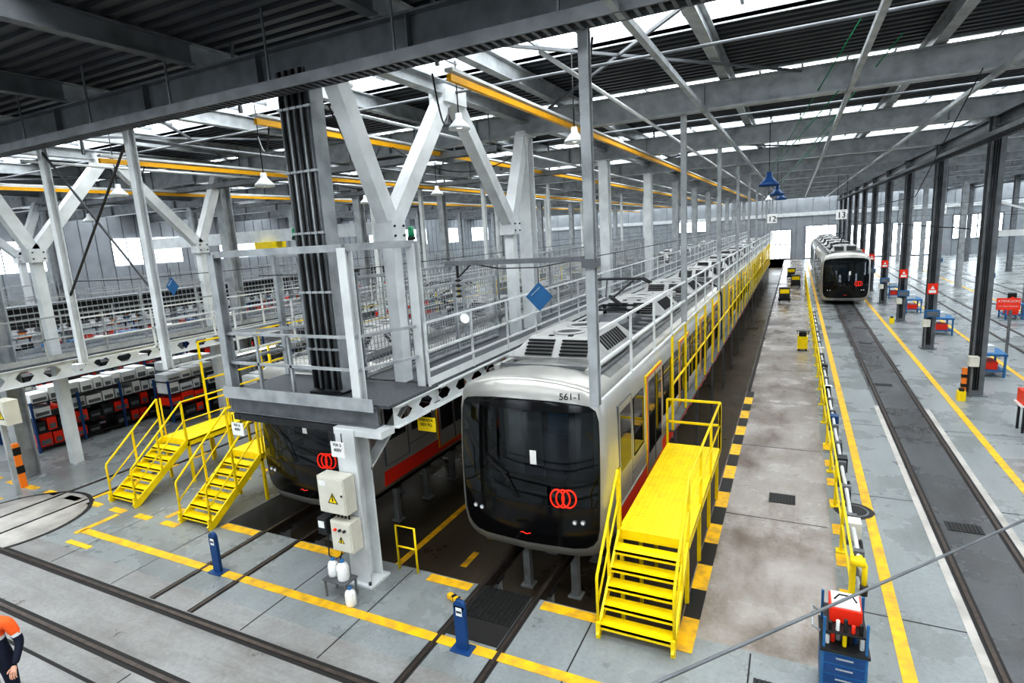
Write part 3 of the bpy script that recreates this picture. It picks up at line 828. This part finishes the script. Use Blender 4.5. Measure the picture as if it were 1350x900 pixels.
def jug(x,y,z,s=1.):
    b=B(); b.lathe((x,y,z),[(0,0),(.085*s,.005),(.09*s,.05),(.09*s,.2*s),(.075*s,.25*s),(.03*s,.28*s),(.028*s,.31*s),(0,.312*s)],'white',16)
    b.lathe((x,y,z),[(.034*s,.29*s),(.034*s,.33*s),(0,.332*s)],'blue2',12)
    b.tube([(x+.07*s,y-.02,z+.22*s),(x+.11*s,y-.04,z+.24*s),(x+.11*s,y-.04,z+.13*s),(x+.08*s,y-.02,z+.11*s)],.012,'white',6)
    b.obj('plastic_jug')
jug(-6.82,6.45,.335); jug(-6.58,6.42,.335,1.1); jug(-6.36,6.3,0,1.)
b=B(); b.tube([(-6.25,7.45,0),(-6.25,7.45,.85),(-5.85,7.45,.85),(-5.85,7.45,0)],.022,'yellow',8); b.tube([(-6.25,7.45,.45),(-5.85,7.45,.45)],.018,'yellow',8); b.obj('pit_handrail')
b=B(); b.bar((-4.95,7.05,.05),(-4.66,6.95,.05),.08,'yellow_line',.08); b.bar((-4.85,7.02,.055),(-4.8,7.0,.055),.085,'black',.085); b.bar((-4.74,6.98,.055),(-4.70,6.97,.055),.085,'black',.085); b.obj('wheel_chock')
def sign(x,y,z,w,h,m,name='hanging_sign',txt=None,tm='black'):
    r=empty(name)
    b=B(); b.box(x-w/2,x+w/2,y-.01,y+.01,z-h/2,z+h/2,m); b.bar((x-w*.35,y,z+h/2),(x-w*.35,y,z+h/2+.15),.012,'steel_d'); b.bar((x+w*.35,y,z+h/2),(x+w*.35,y,z+h/2+.15),.012,'steel_d')
    b.obj('panel',r)
    if txt:
        for i,t in enumerate(txt): text('lettering',t,(x,y-.013,z+h*.22-i*h*.34),h*.3,(math.radians(90),0,0),tm,r)
sign(-5.85,8.1,2.55,.38,.26,'yellow','warning_sign',['PARADA','REV.PG'])
sign(-6.55,6.6,2.55,.28,.26,'white','notice_plate',['VIA 5','400V']); sign(-9.35,6.95,2.5,.3,.25,'white','notice_plate',['VIA 6','400V'])
def diamond(x,y,z,s):
    b=B(); b.poly([(x,y,z-s),(x+s,y,z),(x,y,z+s),(x-s,y,z)],'blue2'); b.poly([(x,y+.015,z-s),(x-s,y+.015,z),(x,y+.015,z+s),(x+s,y+.015,z)],'blue')
    b.bar((x-s*.55,y-.003,z+s*.1),(x+s*.1,y-.003,z+s*.65),.03,'white',.006)
    b.tube([(x,y+.008,z+s),(x,y+.008,z+s+.25)],.008,'steel_d',6); b.obj('catenary_diamond_sign')
diamond(-4.1,9.4,4.68,.26); diamond(-16,10.5,4.9,.27)
b=B()
for X in (-4.1,-9.35,-16): b.tube([(X,7.9,5.3),(X,9.4,5.2),(X,84,5.2)],.01,'black',6)
for X in (3.0,8.8,13.2): b.tube([(X,14,5.4),(X,84,5.4)],.012,'black',6); b.tube([(X,14,8.3),(X,20,6.2),(X,29,6.1),(X,84,6.1)],.01,'black',6)
b.obj('catenary_wire')
b=B(); b.tube([(-4.6,7.5,5.2),(-4.4,7.6,5.4),(-4.1,7.9,5.3)],.012,'black',6)
b.obj('insulator_cable')

def lamp(x,y,z,ceil=9.3,s=1.,m='steel_w'):
    b=B(); b.lathe((x,y,z),[(.0,.34*s),(.08*s,.33*s),(.09*s,.2*s),(.14*s,.14*s),(.26*s,.02*s),(.28*s,-.06*s),(.26*s,-.05*s),(.12*s,.1*s),(0,.11*s)],m,22)
    b.lathe((x,y,z),[(0,-.04*s),(.07*s,-.02*s),(.09*s,.06*s)],'lampglow',14)
    b.tube([(x,y,z+.33*s),(x,y,ceil)],.012,'black',6); b.obj('high_bay_lamp')
for p in [(-6.2,10.6,8.0),(-11,9.8,7.25),(-16.2,9.6,7.45),(-4.1,11.6,7.6),(-11,17,7.3),(-14.5,17.5,7.3),(-11,24.5,7.3),(-25,13.5,7.3),(-1.6,40,7)]: lamp(*p,s=.8)
for y in (21.4,30.5,38): lamp(-.85,y,6.95,s=1.15,m='blue')
b=B()
for (a,c) in (((.85,11.5,8.9),(-.75,21.4,7.5)),((.7,14.2,8.3),(-.75,21.4,7.45)),((.8,21,8.3),(-.75,30.5,7.5)),((1.6,13,8.9),(-.7,30.5,7.4))): b.tube([a,c],.012,'green',6)
b.obj('lamp_support_cable')
b=B(); d=Vector((2.99,4.0,-.31)); p=Vector((-.74,3.31,2.85)); b.tube([p-d*2.2,p+d*3.2],.013,'steel_m',8); b.obj('steel_guy_cable')

# ------------------------------------------------------------ right fence & hose equipment
b=B()
X=.87
y=8.9
while y<60:
    b.bar((X,y,0),(X,y,.95),.05,'yellow'); b.box(X-.08,X+.08,y-.08,y+.08,0,.02,'yellow'); y+=1.8
for z in (.93,.5): b.bar((X,8.9,z),(X,60,z),.03,'yellow')
b.obj('yellow_guard_rail')
b=B()
for (dx,z,r,m) in ((.12,.72,.035,'steel_w'),(.14,.6,.03,'steel'),(.12,.35,.03,'steel')):
    pts=[(X+dx,9+i*.6,z+.03*math.sin(i*1.7)) for i in range(46)]; b.tube(pts,r,m,8)
for k in range(22): b.box(X+.06,X+.2,9.3+k*1.2,9.4+k*1.2,.25,.8,'steel_m')
for k in range(7): 
    pts=[(X+.18,9.6+k*2.3+.28*math.cos(t*.5),.5+.3*math.sin(t*.5)) for t in range(13)]; b.tube(pts,.02,'black',6)
for k in range(6): b.box(X+.05,X+.24,10.2+k*2.9,10.45+k*2.9,.5,.8,['cream','steel_d','blue','steel_w','steel_d','cream'][k])
b.obj('service_pipes')
b=B()
b.bar((.86,8.55,0),(.86,8.55,1.1),.06,'yellow'); b.tube([(.86,8.55,1.08),(.93,8.5,1.15),(.98,8.42,1.08),(.98,8.4,.75)],.035,'yellow',10); b.cyl((.8,8.42,1.12),(.98,8.42,1.12),.065,'yellow',14); b.cyl((.98,8.4,.8),(.98,8.4,.65),.05,'steel_d',12)
b.obj('yellow_hose_nozzle')
b=B()
x0,x1,y0,y1=.42,.9,6.95,7.55
b.box(x0,x1,y0,y1,.12,.72,'blue2')
for i in range(4): b.box(x0+.03,x1-.03,y0-.012,y0,.16+i*.14,.27+i*.14,'blue'); b.box(x0+.15,x1-.15,y0-.03,y0-.012,.23+i*.14,.245+i*.14,'steel')
b.box(x0-.02,x1+.02,y0-.02,y1+.02,.72,.76,'steel_d')
for (x,y) in ((x0+.05,y0+.05),(x1-.05,y0+.05),(x0+.05,y1-.05),(x1-.05,y1-.05)): b.cyl((x-.02,y,.06),(x+.02,y,.06),.06,'rubber',12)
b.box(x0+.02,x1-.02,y0+.02,y1-.02,.95,.98,'steel_d'); 
for (x,y) in ((x0+.02,y0+.02),(x1-.02,y0+.02),(x0+.02,y1-.02),(x1-.02,y1-.02)): b.bar((x,y,.76),(x,y,1.15),.03,'blue2')
for i in range(7): b.cyl((x0+.06+i*.06,y0+.1+.05*(i%3),.76),(x0+.06+i*.06,y0+.1+.05*(i%3),.86+.03*(i%4)),.025,['white','red','steel','yellow','black','blue','steel_w'][i],8)
for i in range(5): b.cyl((x0+.08+i*.08,y0+.06,.98),(x0+.08+i*.08,y0+.06,1.08+.03*(i%3)),.022,['black','white','steel_d','red','black'][i],8)
b.tube([(x0-.02,y0+.1,.9),(x0-.1,y0+.1,.95),(x0-.1,y1-.1,.95),(x0-.02,y1-.1,.9)],.015,'steel',8)
b.obj('tool_trolley',bevel=.006)
b=B(); b.box(.5,.84,7.15,7.5,.985,1.17,'red'); b.box(.52,.82,7.17,7.48,1.17,1.2,'white'); b.tube([(.55,7.3,1.2),(.6,7.3,1.27),(.74,7.3,1.27),(.79,7.3,1.2)],.012,'black',6); b.obj('red_toolbox',bevel=.01)

def firesign(x,y):
    b=B(); b.box(x-.2,x+.15,y-.26,y-.22,2.35,2.8,'red'); b.box(x-.15,x+.1,y-.265,y-.26,2.40,2.52,'white'); b.poly([(x-.1,y-.27,2.56),(x+.05,y-.27,2.56),(x-.02,y-.27,2.72)],'white'); b.obj('fire_sign')
def hosebox(x,y):
    b=B(); b.box(x-.25,x+.25,y-.5,y-.25,1.4,1.7,'blue2'); b.box(x-.2,x+.2,y-.515,y-.5,1.45,1.65,'steel_m'); b.obj('hose_box')
for i,y in enumerate(ys[2:9]):
    if i>1: firesign(5.2,y); hosebox(5.2,y)
    if i%2==0: firesign(11.,y+2); hosebox(11.,y+2)
    firesign(17.2,y); hosebox(17.2,y)
    b=B(); b.box(4.9,5.15,y-.5,y-.23,1.0,1.3,'cream'); b.bar((5.02,y-.36,0),(5.02,y-.36,1.0),.05,'steel_m'); b.obj('power_socket_box')
    if i%2: 
        b=B(); b.box(4.6,4.8,y-.9,y-.68,0,.3,'yellow'); b.box(4.64,4.76,y-.86,y-.72,.3,.38,'steel_d'); b.obj('yellow_cleaning_bucket')
b=B(); b.box(4.8,4.92,22.0-.3,22.0-.18,0,.9,'orange'); b.box(4.79,4.93,21.69,21.83,.3,.4,'black'); b.box(4.79,4.93,21.69,21.83,.6,.7,'black'); b.obj('column_guard_post')
r=empty('red_notice_board')
b=B(); b.box(5.45,6.0,21.6,21.64,2.75,3.1,'red'); b.bar((5.4,21.9,2.9),(5.7,21.64,2.9),.03,'steel_m'); b.obj('board',r)
text('notice_lettering','ATENCION',(5.72,21.59,2.98),.10,(math.radians(90),0,0),'white',r); text('notice_lettering','VIA CON TENSION',(5.72,21.59,2.84),.055,(math.radians(90),0,0),'white',r)
b=B(); b.box(5.35,5.85,18.3,18.8,.75,1.1,'red'); b.box(5.3,5.9,18.25,18.85,.7,.75,'white')
for (x,y) in ((5.4,18.35),(5.8,18.35),(5.4,18.75),(5.8,18.75)): b.bar((x,y,0),(x,y,.7),.05,'steel_d')
b.obj('red_wheeled_cabinet')
for (x,y) in ((6.2,25),(6.3,33),(10.3,28),(10.2,38),(15.2,30),(15.5,24),(6.2,47),(10.4,20),(15.6,40),(6.2,40)):
    b=B(); b.box(x-.4,x+.4,y-.6,y+.6,.75,.82,'blue2'); 
    for sx in (-.35,.35):
        for sy in (-.55,.55): b.bar((x+sx,y+sy,0),(x+sx,y+sy,.75),.06,'blue2')
    b.box(x-.38,x+.38,y-.55,y+.55,.2,.24,'blue2'); b.box(x-.3,x+.1,y-.3,y+.1,.82,1.05,'steel_w'); b.box(x-.25,x+.2,y-.4,y+.3,.24,.5,'red'); b.obj('workbench')
b=B(); b.bar((5.38,21.9,5.0),(8.2,21.9,5.0),.1,'steel_w',.18); b.bar((5.38,21.9,5.9),(7.6,21.9,5.05),.06,'steel_w'); b.box(6.8,7.1,21.8,22.0,4.6,4.9,'steel_d'); b.tube([(6.95,21.9,4.6),(6.95,21.9,3.2)],.012,'black',6); b.obj('jib_crane')
b=B(); b.bar((7.5,28,0),(7.5,28,2.0),.08,'steel_m'); b.box(7.38,7.62,27.9,28.05,1.9,2.5,'black'); b.cyl((7.5,27.9,2.3),(7.5,27.85,2.3),.07,'red',12); b.cyl((7.5,27.9,2.08),(7.5,27.85,2.08),.07,'blue2',12); b.obj('signal_light')
for (x,n_) in ((3.0,'13'),(-4.1+2.4,'12'),(9,'14')):
    r=empty('track_number_sign'); b=B(); b.box(x-.35,x+.35,50-.03,50+.03,5.5,6.2,'white'); b.bar((x-.3,50,6.2),(x-.3,50,9.3),.03,'steel_d'); b.bar((x+.3,50,6.2),(x+.3,50,9.3),.03,'steel_d'); b.obj('panel',r); text('number',n_,(x,49.95,5.62),.6,(math.radians(90),0,0),'black',r)
b=B(); b.box(.2,.6,27.8,28.3,.1,.65,'yellow'); b.box(.25,.55,27.85,28.25,.65,.85,'black'); 
for (x,y) in ((.25,27.9),(.55,27.9),(.25,28.2),(.55,28.2)): b.cyl((x-.03,y,.1),(x+.03,y,.1),.1,'rubber',12)
b.tube([(.2,27.8,.8),(.15,27.6,.95),(.65,27.6,.95),(.6,27.8,.8)],.02,'black',6); b.obj('yellow_service_cart')
for (x,y) in ((-.6,45),(.1,55),(-.3,63)):
    b=B(); b.box(x-.4,x+.4,y-.4,y+.4,.1,.25,'black'); b.box(x-.35,x+.35,y-.35,y+.35,.25,1.0,'steel_d'); b.box(x-.3,x+.3,y-.36,y-.35,.6,.9,'yellow'); 
    for sx in (-.3,.3):
        for sy in (-.3,.3): b.cyl((x+sx-.03,y+sy,.08),(x+sx+.03,y+sy,.08),.08,'rubber',10)
    b.obj('equipment_trolley')

# ------------------------------------------------------------ left clutter
def shelf(x0,y0,L,levels,name='storage_shelf',D=.8,H=1.9,cols=('white',),low=('red','black','steel_d','red','red')):
    b=B(); 
    n=int(L/1.6)+1
    for i in range(n+1):
        y=y0+i*L/n
        for x in (x0,x0+D): b.bar((x,y,0),(x,y,H),.06,'blue')
    for k in range(levels):
        z=.15+k*(H-.2)/(levels-1)
        b.box(x0,x0+D,y0,y0+L,z-.03,z,'steel_d')
        y=y0+.05
        while y<y0+L-.4 :
            w=random.choice((.3,.4,.5)); h=random.uniform(.22,.42)
            if random.random()<.9:
                c=random.choice(cols if k>=levels-2 else low)
                b.box(x0+.05,x0+D-.05,y,y+w-.04,z,z+h,c); b.box(x0+D-.06,x0+D-.03,y+.05,y+w-.09,z+.05,z+h*.5,'steel_m')
            y+=w
    b.obj(name)
shelf(-21.6,8.6,6.5,4,H=1.6,cols=('white','white','steel_w'))
shelf(-23.2,8.6,6,4,cols=('red','black','steel_d','white'))
shelf(-20.2,12.,7,4,H=1.5,cols=('white','steel_w','white'))
shelf(-17.4,13.,6,3,H=1.2,cols=('white','steel_w','cream'))
shelf(-26,11,10,4,H=2.4,cols=('blue2','blue','blue2','white'))
shelf(-34,10,20,5,H=3.,cols=('blue2','white','steel_m','orange'))
shelf(-38,30,20,5,H=3.,cols=('blue2','white','steel_m','red'))
shelf(-26,24,16,4,H=2.2,cols=('white','steel_m','blue2','cream'))
for (x,y,c) in ((-28,12,'cream'),(-28,16,'blue2'),(-27.6,14,'orange'),(-22.4,17,'steel_w'),(-22.6,20,'blue2'),(-22.2,22.5,'orange'),(-28,9.5,'blue2'),(-28,18,'steel_w')):
    b=B(); h=random.uniform(.8,1.4)
    b.box(x-.4,x+.4,y-.3,y+.3,.06,h,c); b.box(x-.36,x+.36,y-.32,y-.3,.12,h*.48,c); b.box(x-.36,x+.36,y-.32,y-.3,h*.52,h-.05,c); b.box(x-.42,x+.42,y-.32,y+.32,h,h+.03,'steel_d'); b.box(x-.35,x+.35,y-.25,y+.25,0,.06,'black'); b.box(x+.2,x+.24,y-.34,y-.32,h*.6,h*.8,'steel_d')
    b.obj('tool_cabinet',bevel=.01)
b=B(); b.box(-17.6,-17.0,6.5,6.8,1.95,2.55,'cream'); b.box(-17.58,-17.02,6.485,6.5,1.97,2.53,'cream'); tri(b,-17.2,6.48,2.22,.15); b.bar((-17.65,6.65,0),(-17.65,6.65,2.5),.1,'steel'); b.obj('electrical_cabinet')
b=B(); b.box(-18.2,-18.06,6.9,7.04,0,1.2,'orange'); b.box(-18.21,-18.05,6.89,7.05,.4,.6,'black'); b.box(-18.21,-18.05,6.89,7.05,.9,1.1,'black'); b.obj('column_guard_post')
b=B()
for X in (-15.2,-12.0):
    for y in ys[1:8]:
        b.icol(X,y+.1,3.4,8.35,.15,.15,'steel_w',.02)
    railing(b,(X,7.5,3.4),(X,50,3.4),1.05,'steel_w',1.8,(1.,.5,.02),.04,False)
b.bar((-15.2,7.5,8.2),(-12.,7.5,5.0),.035,'steel_d'); b.bar((-15.2,7.5,5.),(-12,7.5,8.2),.035,'steel_d')
b.obj('suspended_railing')
b=B()
y=10.2
while y<50:
    b.bar((-14.85,y,0),(-14.85,y,3.4),.05,'yellow'); b.bar((-12.1,y,0),(-12.1,y,3.4),.05,'yellow'); y+=2.0
for z in (1.7,2.3,3.38): b.bar((-14.85,10.2,z),(-14.85,50,z),.04,'yellow'); b.bar((-12.1,10.2,z),(-12.1,50,z),.04,'yellow')
b.obj('yellow_safety_barrier')
b=B(); b.box(-24,-23.6,8,30,3.6,4.3,'black'); b.box(-24.2,-23.4,8,30,4.3,4.36,'steel_m')
for y in (8.2,15.5,22,29): b.bar((-23.8,y,0),(-23.8,y,3.6),.2,'steel_m')
b.obj('crane_runway_beam')
b=B(); b.box(-40,-19.2,24.8,25.2,6.2,6.9,'steel_w'); b.box(-29,-27.5,24.5,25.5,5.6,6.2,'yellow'); b.bar((-40,25,6.9),(-40,25,8.9),.2,'steel'); b.bar((-19.4,25,6.9),(-19.4,25,8.9),.2,'steel'); b.obj('overhead_crane')

# ------------------------------------------------------------ worker
def skinned(verts,edges,radii,sub=2):
    me=bpy.data.meshes.new('sk'); me.from_pydata(verts,edges,[]); o=bpy.data.objects.new('sk',me); scene.collection.objects.link(o)
    sm=o.modifiers.new('skin','SKIN'); 
    for i,r in enumerate(radii): 
        me.skin_vertices[0].data[i].radius=(r if isinstance(r,tuple) else (r,r))
    me.skin_vertices[0].data[0].use_root=True
    s=o.modifiers.new('sub','SUBSURF'); s.levels=sub; s.render_levels=sub
    dg=bpy.context.evaluated_depsgraph_get(); r=bpy.data.meshes.new_from_object(o.evaluated_get(dg))
    bpy.data.objects.remove(o); 
    for p in r.polygons: p.use_smooth=True
    return r
def worker(px,py,rot):
    root=empty('rail_worker'); root.location=(px,py,0); root.rotation_euler=(0,0,rot)
    V=[(0,0,.98),(0,.0,1.15),(0,.01,1.32),(0,.02,1.45),(0,.02,1.54),
       (.10,0,.92),(.12,-.02,.50),(.12,.03,.09),(.12,-.13,.04),
       (-.10,0,.92),(-.12,.02,.50),(-.12,.06,.09),(-.12,-.10,.04),
       (.19,.02,1.43),(.27,.02,1.15),(.27,-.16,.95),
       (-.19,.02,1.43),(-.28,.03,1.14),(-.26,-.12,.93)]
    E=[(0,1),(1,2),(2,3),(3,4),(0,5),(5,6),(6,7),(7,8),(0,9),(9,10),(10,11),(11,12),(3,13),(13,14),(14,15),(3,16),(16,17),(17,18)]
    R=[(.16,.12),(.145,.11),(.165,.12),(.13,.09),.055,.095,.065,.05,.04,.095,.065,.05,.04,.075,.052,.038,.075,.052,.038]
    me=skinned(V,E,R)
    for m in ('navy','hivis','skin','black','steel_w'): me.materials.append(M[m])
    for p in me.polygons:
        c=p.center
        if c.z>1.5 and abs(c.x)<.09: p.material_index=2
        elif c.z<.1: p.material_index=3
        elif c.z>1.28: p.material_index=1
        elif 1.24<c.z<=1.28: p.material_index=4
        else: p.material_index=0
    o=bpy.data.objects.new('body',me); scene.collection.objects.link(o); o.parent=root
    for s,w in ((1,Vector((.27,-.16,.95))),(-1,Vector((-.26,-.12,.93)))):
        f=Vector((0,-.75,-.66)).normalized(); side=Vector((1,0,0)); nrm=f.cross(side)
        vs=[w,w+f*.04,w+f*.09]; es=[(0,1),(1,2)]; rs=[.028,(.036,.018),(.038,.016)]
        for i,(off,L) in enumerate(((-.03,.07),(-.01,.08),(.011,.075),(.031,.06))):
            b0=w+f*.085+side*off; k=len(vs)
            vs+=[b0,b0+f*L*.45+nrm*-.012,b0+f*L*.75+nrm*-.03,b0+f*L*.85+nrm*-.055]; es+=[(2,k),(k,k+1),(k+1,k+2),(k+2,k+3)]; rs+=[.011,.010,.009,.008]
        k=len(vs); t0=w+f*.035-side*s*.03
        vs+=[t0,t0+f*.03-side*s*.025,t0+f*.06-side*s*.03]; es+=[(1,k),(k,k+1),(k+1,k+2)]; rs+=[.014,.012,.010]
        hm=skinned([tuple(v) for v in vs],es,rs,1); hm.materials.append(M['skin'])
        o=bpy.data.objects.new('hand',hm); scene.collection.objects.link(o); o.parent=root
    bm=bmesh.new(); bmesh.ops.create_uvsphere(bm,u_segments=28,v_segments=20,radius=1)
    for v in bm.verts:
        x,y,z=v.co; 
        jaw=1-.28*max(0,-z)**1.5
        v.co=Vector((x*.078*jaw,y*.098*(1-.1*max(0,-z))+.0,z*.125))
        if y<-.8 and -.25<z<.15 and abs(x)<.22: v.co.y-=.02*(1-abs(x)/.22)*(1 if z<0 else .6)
        if y<-.5 and .05<z<.25 and .25<abs(x)<.6: v.co.y+=.006
        v.co+=Vector((0,-.005,1.64))
    hme=bpy.data.meshes.new('head'); bm.to_mesh(hme); bm.free(); hme.materials.append(M['skin']); hme.materials.append(M['hair'])
    for p in hme.polygons:
        p.use_smooth=True; c=p.center
        if c.z>1.70 or (c.y>.02 and c.z>1.60): p.material_index=1
    o=bpy.data.objects.new('head',hme); scene.collection.objects.link(o); o.parent=root
    b=B()
    for s in (-1,1):
        b.lathe((s*.03,-.093,1.655),[(0,-.008),(.008,-.005),(.011,0),(.008,.005),(0,.008)],'white',10); b.lathe((s*.03,-.102,1.655),[(0,-.004),(.004,0),(0,.004)],'black',8)
        b.lathe((s*.078,.0,1.64),[(0,-.03),(.012,-.02),(.014,.01),(.01,.028),(0,.03)],'skin',10)
        b.tube([(s*.018,-.100,1.675),(s*.045,-.092,1.677)],.004,'hair',6)
    b.tube([(-.022,-.092,1.585),(0,-.098,1.583),(.022,-.092,1.585)],.005,'skin',6)
    b.obj('face_features',root)
worker(-8.80,2.74,math.radians(40))

# ------------------------------------------------------------ world, lights, camera
w=bpy.data.worlds.new('world'); scene.world=w; w.use_nodes=True
nt=w.node_tree; bg=nt.nodes['Background']
bg.inputs['Color'].default_value=(.85,.92,1,1); bg.inputs['Strength'].default_value=1.0

cd=bpy.data.cameras.new('camera'); cam=bpy.data.objects.new('camera',cd); scene.collection.objects.link(cam)
f=756.
Yd=Vector((375,163,-f)).normalized(); Xd=Vector((1545,-50,f)).normalized(); Xd=(Xd-Yd*Xd.dot(Yd)).normalized(); Zd=Xd.cross(Yd)
R=Matrix((Xd,Yd,Zd)).to_4x4()
cam.matrix_world=Matrix.Translation((0,0,5.8))@R
cd.sensor_fit='HORIZONTAL'; cd.sensor_width=36; cd.lens=36*f/1350; cd.clip_start=.05; cd.clip_end=400
scene.camera=cam
